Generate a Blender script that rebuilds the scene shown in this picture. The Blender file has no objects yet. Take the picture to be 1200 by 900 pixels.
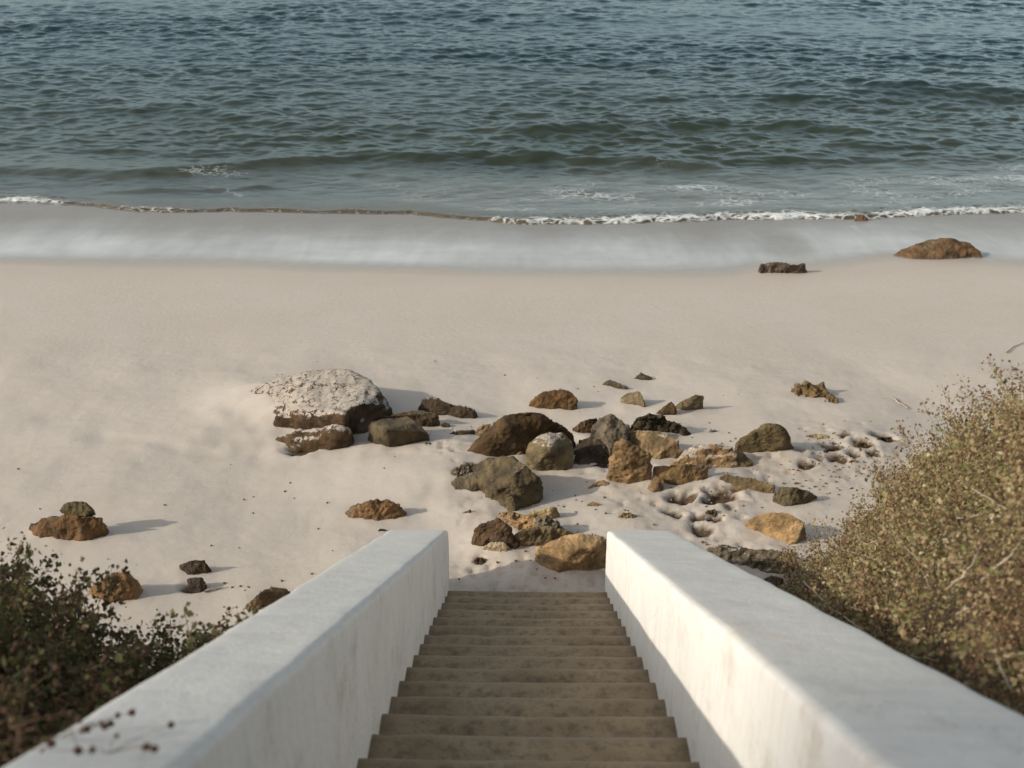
import bpy, bmesh, math, random
import numpy as np
from mathutils import Vector, Euler
random.seed(7)
RNG = np.random.default_rng(11)
scn = bpy.context.scene
COL = scn.collection
R = math.radians

# ------------------------------------------------------------------ camera
F = 1312.0
PITCH, YAW = R(24.86), R(0.84)
CAM = np.array([-0.015, 0.0, 5.89])


def ray(u, v):
    x, y, z = (u - 600) / F, -(v - 450) / F, -1.0
    a = math.pi / 2 - PITCH
    Y = y * math.cos(a) - z * math.sin(a)
    Z = y * math.sin(a) + z * math.cos(a)
    return np.array([x * math.cos(YAW) - Y * math.sin(YAW), x * math.sin(YAW) + Y * math.cos(YAW), Z])


def on_z(u, v, z):
    d = ray(u, v)
    return CAM + d * (z - CAM[2]) / d[2]


# ------------------------------------------------------------------ numpy noise
_perm = np.random.default_rng(3).permutation(256)
_perm = np.concatenate([_perm, _perm, _perm])
_g = np.random.default_rng(5).normal(size=(256, 3))
_g /= np.linalg.norm(_g, axis=1)[:, None]


def perlin(x, y, z=None):
    x = np.asarray(x, float); y = np.asarray(y, float)
    z = np.zeros_like(x) if z is None else np.asarray(z, float)
    xi, yi, zi = np.floor(x).astype(int), np.floor(y).astype(int), np.floor(z).astype(int)
    xf, yf, zf = x - xi, y - yi, z - zi
    xi &= 255; yi &= 255; zi &= 255
    u, v, w = [t * t * t * (t * (t * 6 - 15) + 10) for t in (xf, yf, zf)]
    def gr(a, b, c):
        h = _perm[_perm[_perm[(xi + a) & 255] + ((yi + b) & 255)] + ((zi + c) & 255)]
        g = _g[h]
        return g[..., 0] * (xf - a) + g[..., 1] * (yf - b) + g[..., 2] * (zf - c)
    x00 = gr(0, 0, 0) * (1 - u) + gr(1, 0, 0) * u
    x10 = gr(0, 1, 0) * (1 - u) + gr(1, 1, 0) * u
    x01 = gr(0, 0, 1) * (1 - u) + gr(1, 0, 1) * u
    x11 = gr(0, 1, 1) * (1 - u) + gr(1, 1, 1) * u
    return ((x00 * (1 - v) + x10 * v) * (1 - w) + (x01 * (1 - v) + x11 * v) * w) * 1.6


def fbm(x, y, z=None, octv=4, gain=0.5):
    z = np.zeros_like(np.asarray(x, float)) if z is None else z
    s = 0; a = 1.0
    for k in range(octv):
        s = s + a * perlin(x * 2 ** k + 17.3 * k, y * 2 ** k + 5.1 * k, z * 2 ** k + 9.7 * k)
        a *= gain
    return s


def sst(a, b, x):
    t = np.clip((np.asarray(x, float) - a) / (b - a), 0, 1)
    return t * t * (3 - 2 * t)


# ------------------------------------------------------------------ ground shape
SEA = -0.40


def base_sand(x, y):
    x = np.asarray(x, float); y = np.asarray(y, float)
    z = -0.045 * np.clip(y - 13, 0, 9) - 0.075 * np.clip(y - 22, 0, 60)
    m = 1 - sst(12.5, 15.5, y)
    z = z + m * (0.05 * perlin(x * .55 + 3, y * .55) + 0.022 * perlin(x * 1.3, y * 1.3 + 7))
    z = z + 0.10 * np.exp(-(((x + 2.6) / 1.0) ** 2 + ((y - 12.2) / .7) ** 2))
    z = z + 0.06 * np.exp(-(((x + .6) / .5) ** 2 + ((y - 10.5) / .5) ** 2))
    z = z + 0.05 * perlin(x * .12, y * .12 + 4)* m
    return z


# pits and hollows in the crusted sand (pixel, radius m, depth m)
PITS = [(795, 592, .13, .13), (808, 588, .09, .10), (845, 588, .16, .14), (832, 594, .10, .10), (862, 582, .08, .07), (880, 580, .07, .07),
        (790, 608, .10, .09), (818, 612, .07, .08), (838, 612, .09, .11), (822, 624, .12, .07), (945, 553, .09, .08), (980, 545, .10, .09),
        (973, 533, .12, .10), (1010, 529, .12, .11), (1034, 519, .14, .12), (958, 546, .06, .06), (935, 541, .06, .06), (1000, 540, .08, .07),
        (872, 592, .05, .05), (853, 600, .06, .06), (868, 610, .05, .05), (800, 633, .07, .05), (225, 690, .10, .08), (352, 530, .16, .07), (562, 657, .06, .06),
        (593, 664, .05, .04), (614, 666, .04, .03), (990, 520, .07, .07), (1022, 538, .08, .07), (925, 560, .05, .04), (905, 545, .05, .04)]
PITW = []
for (u, v, r, dp) in PITS:
    q = on_z(u, v, 0.0); PITW.append((q[0], q[1], r, dp))
MOUNDS = []
for (u, v, r, h) in [(500, 560, .55, .07), (440, 560, .6, .05), (560, 610, .35, .06), (520, 520, .5, .08), (770, 580, .5, .07), (860, 560, .5, .06), (920, 530, .4, .07),
                     (1000, 525, .45, .10), (950, 545, .35, .06), (740, 620, .45, .05), (845, 575, .4, .06), (830, 605, .3, .05), (310, 480, .6, .08), (700, 600, .4, .04), (650, 560, .3, -.05),
                     (300, 560, .8, -.05), (230, 600, .8, .04), (590, 640, .3, .04), (640, 615, .4, .04)]:
    q = on_z(u, v, 0.0); MOUNDS.append((q[0], q[1], r, h))


def sand(x, y):
    z = base_sand(x, y)
    x = np.asarray(x, float); y = np.asarray(y, float)
    for (a, b, r, h) in MOUNDS:
        z = z + h * np.exp(-((x - a) ** 2 + (y - b) ** 2) / r ** 2)
    return z


def wall_top(y):
    return 0.63 + (8.33 - np.asarray(y, float)) * 0.5505


def bank(x, y):
    """hillside height either side of the stairs"""
    x = np.asarray(x, float); y = np.asarray(y, float)
    w = wall_top(y)
    # right hand slope, rising away from the stairs
    xb = 1.3 + .28 * np.clip(y - 4.4, 0, 9)
    rr = (w - 0.75) + 1.22 * np.clip(x - xb - .05, 0, .9) * (1 - sst(7.9, 10.2, y)) + .55 * np.clip(x - xb - .95, 0, 2)* (1 - sst(7.0, 9.6, y)) - 1.1 * np.clip(xb - x, 0, 3) * sst(4.2, 5.2, y) + .10 * np.clip(x-4,0,50)
    rr = np.where(y > 8.33, rr + .30 * (y - 8.33), rr)
    rr = rr - 1.3 * np.clip(y - 9.0, 0, 50)
    ll = (w - 0.66) + .20 * np.clip(-1.3 - x, 0, 2) - 2.2 * np.clip(y - 4.35 + .25 * (x + 1.2), 0, 50)
    mid = 0.16 + (8.1 - y) * .53 - 0.45
    b = np.where(x > 1.0, rr, np.where(x < -1.0, ll, mid))
    b = b + .06 * perlin(x * 1.1, y * 1.1 + 3)
    return np.minimum(b, 7.0 + 0.2 * np.abs(x))


def ground(x, y):
    s = sand(x, y); b = bank(x, y)
    return np.maximum(s, b), sst(-.02, .06, b - s)


def at(u, v, h=0.0):
    z = 0.0
    for _ in range(8):
        q = on_z(u, v, z + h)
        z = float(sand(q[0], q[1]))
    return on_z(u, v, z + h)


# ------------------------------------------------------------------ shader helpers
class NT:
    def __init__(s, name):
        s.m = bpy.data.materials.new(name); s.m.use_nodes = True
        s.t = s.m.node_tree; s.t.nodes.clear()
        s.out = s.n('ShaderNodeOutputMaterial')
    def n(s, typ, **kw):
        nd = s.t.nodes.new(typ)
        for k, v in kw.items():
            if k.startswith('i_'):
                key = k[2:]
                key = int(key) if key.isdigit() else key.replace('_', ' ')
                nd.inputs[key].default_value = v
            else:
                setattr(nd, k, v)
        return nd
    def l(s, a, b):
        s.t.links.new(a, b)
    def val(s, sock, x):
        if hasattr(x, 'is_linked') or isinstance(x, bpy.types.NodeSocket): s.l(x, sock)
        else: sock.default_value = x
    def math(s, op, a, b=0.0, c=None, clamp=False):
        nd = s.n('ShaderNodeMath', operation=op, use_clamp=clamp)
        s.val(nd.inputs[0], a); s.val(nd.inputs[1], b)
        if c is not None: s.val(nd.inputs[2], c)
        return nd.outputs[0]
    def mix(s, f, a, b, blend='MIX'):
        nd = s.n('ShaderNodeMix', data_type='RGBA', blend_type=blend)
        s.val(nd.inputs[0], f)
        for sock, x in ((nd.inputs[6], a), (nd.inputs[7], b)):
            if isinstance(x, tuple): sock.default_value = (*x, 1) if len(x) == 3 else x
            else: s.l(x, sock)
        return nd.outputs[2]
    def rng(s, x, a, b, c=0.0, d=1.0, smooth=False):
        nd = s.n('ShaderNodeMapRange', interpolation_type='SMOOTHSTEP' if smooth else 'LINEAR')
        s.val(nd.inputs[0], x)
        for i, t in enumerate((a, b, c, d)): s.val(nd.inputs[i + 1], t)
        return nd.outputs[0]
    def noise(s, vec, scale, detail=3.0, rough=.5, dist=0.0, color=False):
        nd = s.n('ShaderNodeTexNoise')
        if vec is not None: s.l(vec, nd.inputs['Vector'])
        nd.inputs['Scale'].default_value = scale; nd.inputs['Detail'].default_value = detail
        nd.inputs['Roughness'].default_value = rough; nd.inputs['Distortion'].default_value = dist
        return nd.outputs['Color' if color else 'Fac']
    def mapping(s, vec, scale):
        nd = s.n('ShaderNodeMapping'); s.l(vec, nd.inputs[0]); nd.inputs['Scale'].default_value = scale
        return nd.outputs[0]
    def bump(s, h, strength, dist, normal=None):
        nd = s.n('ShaderNodeBump'); s.l(h, nd.inputs['Height'])
        nd.inputs['Strength'].default_value = strength; nd.inputs['Distance'].default_value = dist
        if normal is not None: s.l(normal, nd.inputs['Normal'])
        return nd.outputs[0]
    def attr(s, name):
        return s.n('ShaderNodeAttribute', attribute_name=name).outputs['Fac']
    def ramp(s, fac, stops, interp='LINEAR'):
        nd = s.n('ShaderNodeValToRGB'); s.l(fac, nd.inputs[0])
        cr = nd.color_ramp; cr.interpolation = interp
        while len(cr.elements) < len(stops): cr.elements.new(.5)
        for e, (p, c) in zip(cr.elements, stops):
            e.position = p; e.color = (*c, 1)
        return nd.outputs[0]
    def principled(s, base, rough=.9, normal=None, spec=.3, **kw):
        nd = s.n('ShaderNodeBsdfPrincipled')
        if isinstance(base, tuple): nd.inputs['Base Color'].default_value = (*base, 1)
        else: s.l(base, nd.inputs['Base Color'])
        s.val(nd.inputs['Roughness'], rough)
        s.val(nd.inputs['Specular IOR Level'], spec)
        if normal is not None: s.l(normal, nd.inputs['Normal'])
        for k, v in kw.items(): s.val(nd.inputs[k.replace('_', ' ')], v)
        return nd.outputs[0]
    def done(s, sh):
        s.l(sh, s.out.inputs['Surface']); return s.m
    def objco(s):
        return s.n('ShaderNodeTexCoord').outputs['Object']


SAND_C = (.460, .411, .352)


def mat_sand():
    t = NT('sand'); co = t.objco()
    wet, soil, crust = t.attr('wet'), t.attr('soil'), t.attr('crust')
    big = t.noise(co, .55, 5, .6); mid = t.noise(co, 3.5, 5, .6); fine = t.noise(co, 60, 4, .7); grain = t.noise(co, 320, 2, .7)
    c = t.mix(t.rng(big, .3, .7), (SAND_C[0] * .97, SAND_C[1] * .96, SAND_C[2] * .95), (SAND_C[0] * 1.02, SAND_C[1] * 1.02, SAND_C[2] * 1.03))
    c = t.mix(t.rng(mid, .52, .75, 0, .28), c, (.40, .325, .245))
    c = t.mix(t.math('MULTIPLY', t.rng(grain, .62, .74), .35), c, (.20, .16, .12))
    c = t.mix(t.math('MULTIPLY', t.rng(fine, .66, .75), t.math('ADD', t.math('MULTIPLY', crust, .6), .12)), c, (.17, .115, .07))
    c = t.mix(t.rng(t.noise(co, 24, 5, .75), .38, .66, 0, .30), c, (.40, .345, .275))
    cr = t.rng(t.noise(co, 9, 5, .65), .47, .62)
    c = t.mix(t.math('MULTIPLY', t.math('MULTIPLY', crust, cr), .45), c, (.33, .245, .165))
    c = t.mix(t.math('MULTIPLY', wet, .50), c, (.37, .315, .255))
    sc = t.mix(t.noise(co, 14, 4), (.05, .035, .022), (.13, .095, .06))
    c = t.mix(soil, c, sc)
    c = t.mix(t.attr('pit'), c, t.mix(t.noise(co, 30, 3), (.03, .02, .012), (.13, .085, .05)))  # pits coloured dark brown: crust tone plus shade painted into the hollows
    rough = t.rng(wet, 0, 1, .95, .58)
    h = t.math('ADD', t.math('MULTIPLY', fine, .6), t.math('MULTIPLY', grain, .35))
    h = t.math('ADD', h, t.math('MULTIPLY', t.noise(co, 13, 4, .6), 1.1))
    st = t.n('ShaderNodeBump'); t.l(h, st.inputs['Height']); st.inputs['Distance'].default_value = .012
    t.l(t.rng(wet, 0, .8, .40, .03), st.inputs['Strength'])
    return t.done(t.principled(c, rough, st.outputs[0], t.rng(wet, 0, 1, .1, .25)))


def mat_rock():
    t = NT('rock'); co = t.objco()
    oi = t.n('ShaderNodeObjectInfo')
    off = t.n('ShaderNodeVectorMath', operation='ADD'); t.l(co, off.inputs[0])
    cb = t.n('ShaderNodeCombineXYZ'); t.l(t.math('MULTIPLY', oi.outputs['Random'], 37), cb.inputs[0]); t.l(t.math('MULTIPLY', oi.outputs['Random'], 91), cb.inputs[1])
    t.l(cb.outputs[0], off.inputs[1]); p = off.outputs[0]
    n1 = t.noise(p, 5.5, 6, .65); n2 = t.noise(p, 22, 5, .7); n3 = t.noise(p, 90, 3, .7)
    base = oi.outputs['Color']
    dark = t.mix(1.0, base, (.40, .39, .38), 'MULTIPLY'); lite = t.mix(1.0, base, (1.35, 1.3, 1.2), 'MULTIPLY')
    c = t.mix(t.rng(n1, .36, .66), dark, lite)
    c = t.mix(t.rng(n2, .5, .68, 0, .6), c, dark)
    c = t.mix(t.rng(n3, .6, .72, 0, .5), c, (.03, .024, .018))
    c = t.mix(t.rng(t.noise(p, 3.1, 4, .6), .56, .66, 0, .5), c, (.15, .13, .09))
    vor = t.n('ShaderNodeTexVoronoi', feature='DISTANCE_TO_EDGE'); vor.inputs['Scale'].default_value = 4.2
    wv = t.n('ShaderNodeVectorMath', operation='MULTIPLY_ADD'); t.l(t.noise(p, 6, 4, color=True), wv.inputs[0]); wv.inputs[1].default_value = (.25, .25, .25); t.l(p, wv.inputs[2])
    t.l(wv.outputs[0], vor.inputs['Vector'])
    crk = t.rng(vor.outputs['Distance'], 0, .03, 1, 0)
    c = t.mix(t.math('MULTIPLY', t.math('MULTIPLY', crk, t.rng(t.noise(p, 2.2, 2), .5, .6)), .45), c, (.03, .022, .016))
    # loose sand lying on the upward faces
    nz = t.n('ShaderNodeSeparateXYZ'); t.l(t.n('ShaderNodeNewGeometry').outputs['Normal'], nz.inputs[0])
    s = t.math('ADD', nz.outputs[2], t.math('MULTIPLY', t.math('SUBTRACT', t.noise(p, 9, 6, .7), .5), 1.7))
    s = t.math('ADD', s, t.math('MULTIPLY', t.math('SUBTRACT', oi.outputs['Alpha'], 1.0), .95))
    s = t.math('SUBTRACT', s, t.math('MULTIPLY', crk, .45))
    s = t.math('SUBTRACT', s, t.rng(n2, .50, .66, 0, .6))
    s = t.math('SUBTRACT', s, t.rng(n3, .56, .68, 0, .25))
    sm = t.rng(s, .40, .62)
    c = t.mix(sm, c, (SAND_C[0] * .82, SAND_C[1] * .795, SAND_C[2] * .76))
    h = t.math('ADD', t.math('MULTIPLY', n2, 1.0), t.math('MULTIPLY', n3, .4))
    h = t.math('SUBTRACT', h, t.math('MULTIPLY', crk, .18))
    b = t.n('ShaderNodeBump'); t.l(h, b.inputs['Height']); b.inputs['Distance'].default_value = .03
    t.l(t.rng(sm, 0, 1, .85, .25), b.inputs['Strength'])
    return t.done(t.principled(c, .82, b.outputs[0], .25))


def mat_wall():
    t = NT('white plaster'); co = t.objco()
    n1 = t.noise(co, 1.6, 6, .65); n2 = t.noise(co, 11, 5, .65); n3 = t.noise(co, 70, 3, .6)
    blot = t.noise(co, 3.1, 7, .75)
    stk = t.noise(t.mapping(co, (2.0, 14, .9)), 2.2, 4, .6)        # runs down the sides
    brs = t.noise(t.mapping(co, (1.2, 26, 26)), 1.0, 4, .6)       # brush lines over the top
    c = t.mix(t.rng(n1, .35, .7), (.72, .70, .655), (.67, .645, .59))
    c = t.mix(t.rng(n2, .55, .75, 0, .4), c, (.53, .51, .47))
    nz = t.n('ShaderNodeSeparateXYZ'); t.l(t.n('ShaderNodeNewGeometry').outputs['Normal'], nz.inputs[0])
    top = t.rng(nz.outputs[2], .4, .8)
    c = t.mix(t.math('MULTIPLY', t.rng(stk, .52, .75, 0, .5), t.math('SUBTRACT', 1.0, top)), c, (.50, .46, .40))
    c = t.mix(t.math('MULTIPLY', top, .9), c, t.mix(1.0, c, (.80, .80, .785), 'MULTIPLY'))
    c = t.mix(t.math('MULTIPLY', t.rng(brs, .5, .7, 0, .5), top), c, (.48, .47, .445))
    c = t.mix(t.math('MULTIPLY', t.rng(t.noise(co, 4.5, 6, .7), .60, .72, 0, .55), top), c, (.41, .375, .32))
    c = t.mix(t.rng(t.noise(co, 38, 3, .6), .71, .76, 0, .7), c, (.22, .19, .15))
    c = t.mix(t.rng(blot, .53, .68, 0, .6), c, (.48, .43, .355))
    vo = t.n('ShaderNodeTexVoronoi', feature='DISTANCE_TO_EDGE'); vo.inputs['Scale'].default_value = 1.1
    wv = t.n('ShaderNodeVectorMath', operation='MULTIPLY_ADD'); t.l(t.noise(co, 3, 5, .7, color=True), wv.inputs[0]); wv.inputs[1].default_value = (.9, .9, .9); t.l(co, wv.inputs[2]); t.l(wv.outputs[0], vo.inputs['Vector'])
    crk = t.math('MULTIPLY', t.rng(vo.outputs['Distance'], 0, .006, 1, 0), t.rng(t.noise(co, .9, 2), .52, .6))
    c = t.mix(t.math('MULTIPLY', crk, .55), c, (.25, .22, .18))
    h = t.math('ADD', t.math('MULTIPLY', n2, 1.0), t.math('MULTIPLY', n3, .35))
    h = t.math('ADD', h, t.math('MULTIPLY', brs, .5))
    h = t.math('SUBTRACT', h, crk)
    return t.done(t.principled(c, .75, t.bump(h, .45, .012), .3))


def mat_step():
    t = NT('worn concrete'); co = t.objco()
    oi = t.n('ShaderNodeObjectInfo')
    of = t.n('ShaderNodeVectorMath', operation='ADD'); t.l(co, of.inputs[0]); cb = t.n('ShaderNodeCombineXYZ'); t.l(t.math('MULTIPLY', oi.outputs['Random'], 53), cb.inputs[0]); t.l(cb.outputs[0], of.inputs[1]); co = of.outputs[0]
    n1 = t.noise(co, 2.2, 6, .65); n2 = t.noise(co, 13, 6, .7); n3 = t.noise(co, 95, 3, .7)
    c = t.mix(t.rng(n1, .32, .68), (.205, .148, .090), (.335, .255, .160))
    c = t.mix(t.rng(n2, .46, .66, 0, .7), c, (.095, .07, .045))
    c = t.mix(t.rng(n3, .55, .7, 0, .5), c, (.36, .29, .205))
    c = t.mix(t.rng(t.noise(co, 48, 4, .6), .64, .72, 0, .8), c, (.07, .052, .035))
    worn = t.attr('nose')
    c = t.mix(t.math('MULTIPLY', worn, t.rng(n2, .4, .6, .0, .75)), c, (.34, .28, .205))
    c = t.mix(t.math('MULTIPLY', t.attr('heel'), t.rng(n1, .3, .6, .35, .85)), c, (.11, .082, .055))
    h = t.math('ADD', n2, t.math('MULTIPLY', n3, .5))
    return t.done(t.principled(c, .9, t.bump(h, .6, .012), .2))


def mat_water():
    t = NT('sea water'); co = t.objco()
    dep, foam = t.attr('depth'), t.attr('foam')
    calm = t.attr('calm')
    nA = t.noise(t.mapping(co, (1.0, 1.5, 1)), 2.6, 4, .55); nB = t.noise(t.mapping(co, (1, 1.7, 1)), 9, 4, .6)
    h = t.math('ADD', t.math('MULTIPLY', nA, .8), t.math('MULTIPLY', nB, .3))
    bp = t.n('ShaderNodeBump'); t.l(h, bp.inputs['Height']); bp.inputs['Distance'].default_value = .11
    t.l(t.rng(calm, 0, 1, .26, .22), bp.inputs['Strength']); N = bp.outputs[0]
    # body: water light scattering back against the bed seen through it
    deep = t.mix(t.rng(t.noise(co, .11, 3), .35, .65), (.005, .017, .019), (.009, .023, .025))
    deep = t.mix(t.rng(dep, .15, 1.5), (.042, .050, .028), deep)
    deep = t.mix(t.attr('turb'), deep, (.125, .095, .06))
    body = t.n('ShaderNodeBsdfDiffuse'); t.l(deep, body.inputs[0])
    tr = t.n('ShaderNodeBsdfTransparent'); t.l(t.mix(t.rng(dep, 0, .5), (.93, .92, .86), (.55, .66, .58)), tr.inputs[0])
    opq = t.math('SUBTRACT', 1.0, t.math('POWER', 2.718, t.math('MULTIPLY', dep, -3.2)))
    opq = t.math('MAXIMUM', opq, t.math('MULTIPLY', t.attr('turb'), .8))
    m1 = t.n('ShaderNodeMixShader'); t.l(opq, m1.inputs[0]); t.l(tr.outputs[0], m1.inputs[1]); t.l(body.outputs[0], m1.inputs[2])
    gl = t.n('ShaderNodeBsdfGlossy'); gl.inputs['Roughness'].default_value = .05; t.l(N, gl.inputs['Normal'])
    gl.inputs['Color'].default_value = (.80, .90, .91, 1)
    fr = t.n('ShaderNodeFresnel'); fr.inputs['IOR'].default_value = 1.34; t.l(N, fr.inputs['Normal'])
    m2 = t.n('ShaderNodeMixShader'); t.l(fr.outputs[0], m2.inputs[0]); t.l(m1.outputs[0], m2.inputs[1]); t.l(gl.outputs[0], m2.inputs[2])
    # foam
    w = t.n('ShaderNodeVectorMath', operation='MULTIPLY_ADD'); t.l(t.noise(co, 2.5, 3, color=True), w.inputs[0]); w.inputs[1].default_value = (.5, .5, 0); t.l(co, w.inputs[2])
    lace = t.n('ShaderNodeTexVoronoi', feature='DISTANCE_TO_EDGE'); lace.inputs['Scale'].default_value = 7.5; t.l(t.mapping(w.outputs[0], (.55, 1.1, 1)), lace.inputs['Vector'])
    fn = t.math('ADD', t.math('MULTIPLY', t.noise(t.mapping(co, (.8, 1.6, 1)), 11, 6, .75), .75), t.rng(lace.outputs['Distance'], 0, .25, .30, 0))
    th = t.math('SUBTRACT', 1.0, foam)
    fm = t.rng(t.math('SUBTRACT', fn, th), -.02, .30, 0, .9)
    fd = t.n('ShaderNodeBsdfDiffuse'); fd.inputs[0].default_value = (.60, .62, .60, 1)
    haze = t.math('MULTIPLY', t.attr('milk'), t.rng(t.noise(t.mapping(co, (.5, 1.6, 1)), 2.2, 5, .65), .3, .75, .1, .9))
    hz = t.n('ShaderNodeBsdfDiffuse'); hz.inputs[0].default_value = (.42, .46, .43, 1)
    mh = t.n('ShaderNodeMixShader'); t.l(haze, mh.inputs[0]); t.l(m2.outputs[0], mh.inputs[1]); t.l(hz.outputs[0], mh.inputs[2]); m2 = mh
    m3 = t.n('ShaderNodeMixShader'); t.l(fm, m3.inputs[0]); t.l(m2.outputs[0], m3.inputs[1]); t.l(fd.outputs[0], m3.inputs[2])
    return t.done(m3.outputs[0])


def mat_film():
    t = NT('thin backwash'); co = t.objco()
    milk, thick = t.attr('milk'), t.attr('thick')
    stk = t.noise(t.mapping(co, (2.2, .5, 1)), 1.2, 4, .55, .8); stk2 = t.noise(t.mapping(co, (.5, .9, 1)), .8, 5, .6)
    m = t.math('MULTIPLY', milk, t.math('ADD', t.rng(stk, .25, .8, .55, .78), t.rng(stk2, .3, .7, -.08, .25)), clamp=True)
    tr = t.n('ShaderNodeBsdfTransparent')
    fd = t.n('ShaderNodeBsdfDiffuse'); fd.inputs[0].default_value = (.53, .55, .54, 1)
    m1 = t.n('ShaderNodeMixShader'); t.l(m, m1.inputs[0]); t.l(tr.outputs[0], m1.inputs[1]); t.l(fd.outputs[0], m1.inputs[2])
    gl = t.n('ShaderNodeBsdfGlossy'); gl.inputs['Roughness'].default_value = .30; gl.inputs['Color'].default_value = (.66, .63, .56, 1)
    fr = t.n('ShaderNodeFresnel'); fr.inputs['IOR'].default_value = 1.33
    g = t.math('MULTIPLY', fr.outputs[0], t.math('MULTIPLY', thick, .7), clamp=True)
    m2 = t.n('ShaderNodeMixShader'); t.l(g, m2.inputs[0]); t.l(m1.outputs[0], m2.inputs[1]); t.l(gl.outputs[0], m2.inputs[2])
    return t.done(m2.outputs[0])


def mat_leaf(name, stops):
    t = NT(name)
    c = t.ramp(t.attr('rnd'), stops)
    d = t.principled(c, .7, None, .25)
    tl = t.n('ShaderNodeBsdfTranslucent'); t.l(c, tl.inputs[0])
    m = t.n('ShaderNodeMixShader', i_0=.25); t.l(d, m.inputs[1]); t.l(tl.outputs[0], m.inputs[2])
    return t.done(m.outputs[0])


def mat_plain(name, a, b, scale, rough=.8):
    t = NT(name); co = t.objco(); n = t.noise(co, scale, 4, .6)
    c = t.mix(t.rng(n, .35, .65), a, b)
    return t.done(t.principled(c, rough, t.bump(n, .5, .004), .25))


M = dict(sand=mat_sand(), rock=mat_rock(), wall=mat_wall(), step=mat_step(), water=mat_water(), film=mat_film(),
         twig=mat_plain('pale dead twig', (.40, .33, .25), (.24, .19, .14), 60), stem=mat_plain('brown stem', (.20, .13, .075), (.11, .07, .04), 60),
         seed=mat_plain('seed head', (.11, .055, .03), (.20, .11, .06), 120), seedk=mat_plain('dark seed head', (.06, .03, .018), (.11, .055, .03), 120),
         shade_bluff=mat_plain('bluff earth', (.20, .15, .10), (.10, .085, .05), .6),
         wood=mat_plain('wet driftwood', (.05, .038, .028), (.11, .08, .055), 30, .5),
         leaf_r=mat_leaf('dry shrub leaf', [(0, (.10, .058, .03)), (.16, (.22, .14, .072)), (.38, (.34, .25, .14)), (.55, (.25, .20, .09)), (.68, (.15, .155, .05)), (.80, (.36, .30, .16)), (1, (.58, .49, .35))]),
         leaf_l=mat_leaf('dark shrub leaf', [(0, (.05, .034, .018)), (.25, (.12, .075, .04)), (.5, (.075, .072, .026)), (.72, (.095, .105, .035)), (.88, (.19, .155, .07)), (1, (.38, .30, .18))]))


# ------------------------------------------------------------------ mesh helpers
def link(o, parent=None):
    COL.objects.link(o)
    if parent is not None: o.parent = parent
    return o


def mesh_np(name, V, Fc, mat, parent=None, smooth=True, loc=None):
    """V (n,3); Fc (m,k) array of equal-sized faces"""
    V = np.asarray(V, float); Fc = np.asarray(Fc, np.int32)
    if loc is not None: V = V - np.asarray(loc)
    me = bpy.data.meshes.new(name)
    k = Fc.shape[1]
    me.vertices.add(len(V)); me.vertices.foreach_set('co', V.astype(np.float32).ravel())
    me.loops.add(Fc.size); me.loops.foreach_set('vertex_index', Fc.ravel())
    me.polygons.add(len(Fc)); me.polygons.foreach_set('loop_start', np.arange(0, Fc.size, k, dtype=np.int32))
    me.polygons.foreach_set('loop_total', np.full(len(Fc), k, np.int32))
    me.polygons.foreach_set('use_smooth', np.full(len(Fc), smooth, bool))
    me.update(calc_edges=True); me.validate()
    me.materials.append(mat)
    o = bpy.data.objects.new(name, me)
    if loc is not None: o.location = loc
    return link(o, parent)


def vattr(o, name, vals, domain='POINT'):
    a = o.data.attributes.new(name, 'FLOAT', domain)
    a.data.foreach_set('value', np.asarray(vals, np.float32).ravel())


def grid_faces(r, c):
    i = np.arange(r * c).reshape(r, c)
    return np.stack([i[:-1, :-1], i[:-1, 1:], i[1:, 1:], i[1:, :-1]], -1).reshape(-1, 4)


def tag(o, label=None, cat=None, group=None, kind=None):
    if label: o['label'] = label
    if cat: o['category'] = cat
    if group: o['group'] = group
    if kind: o['kind'] = kind
    return o


def spaced(segs):
    out = []
    for a, b, d0, d1 in segs:      # from a to b, step going from d0 to d1
        x = a; 
        while x < b - 1e-6:
            out.append(x); f = (x - a) / (b - a); x += d0 + (d1 - d0) * f
    out.append(segs[-1][1])
    return np.array(out)


# ------------------------------------------------------------------ shore lines (world)
def curve_from_px(pts, z):
    q = np.array([on_z(u, v, z)[:2] for u, v in pts])
    return lambda x: np.interp(x, q[:, 0], q[:, 1])


_shore = curve_from_px([(-300, 232), (0, 235), (60, 236), (110, 240), (160, 247), (210, 249), (260, 246), (340, 249), (480, 250), (560, 259), (620, 265), (720, 263), (860, 258), (935, 257), (1010, 257), (1060, 254), (1120, 250), (1200, 247), (1500, 245)], -.36)
_film = curve_from_px([(-300, 310), (0, 311), (150, 314), (300, 317), (450, 322), (620, 327), (760, 328), (860, 326), (890, 318), (945, 318), (985, 314), (1050, 304), (1120, 307), (1200, 313), (1500, 316)], -.18)


def shore(x): return _shore(x) + .10 * perlin(np.asarray(x) * .9, np.asarray(x) * 0 + 2) + (.07 * perlin(np.asarray(x) * 3.1, np.asarray(x) * 0 + 6) + .03 * perlin(np.asarray(x) * 8, np.asarray(x) * 0 + 6))
def film_edge(x): return _film(x) + .10 * perlin(np.asarray(x) * .5, np.asarray(x) * 0 + 12)


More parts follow.
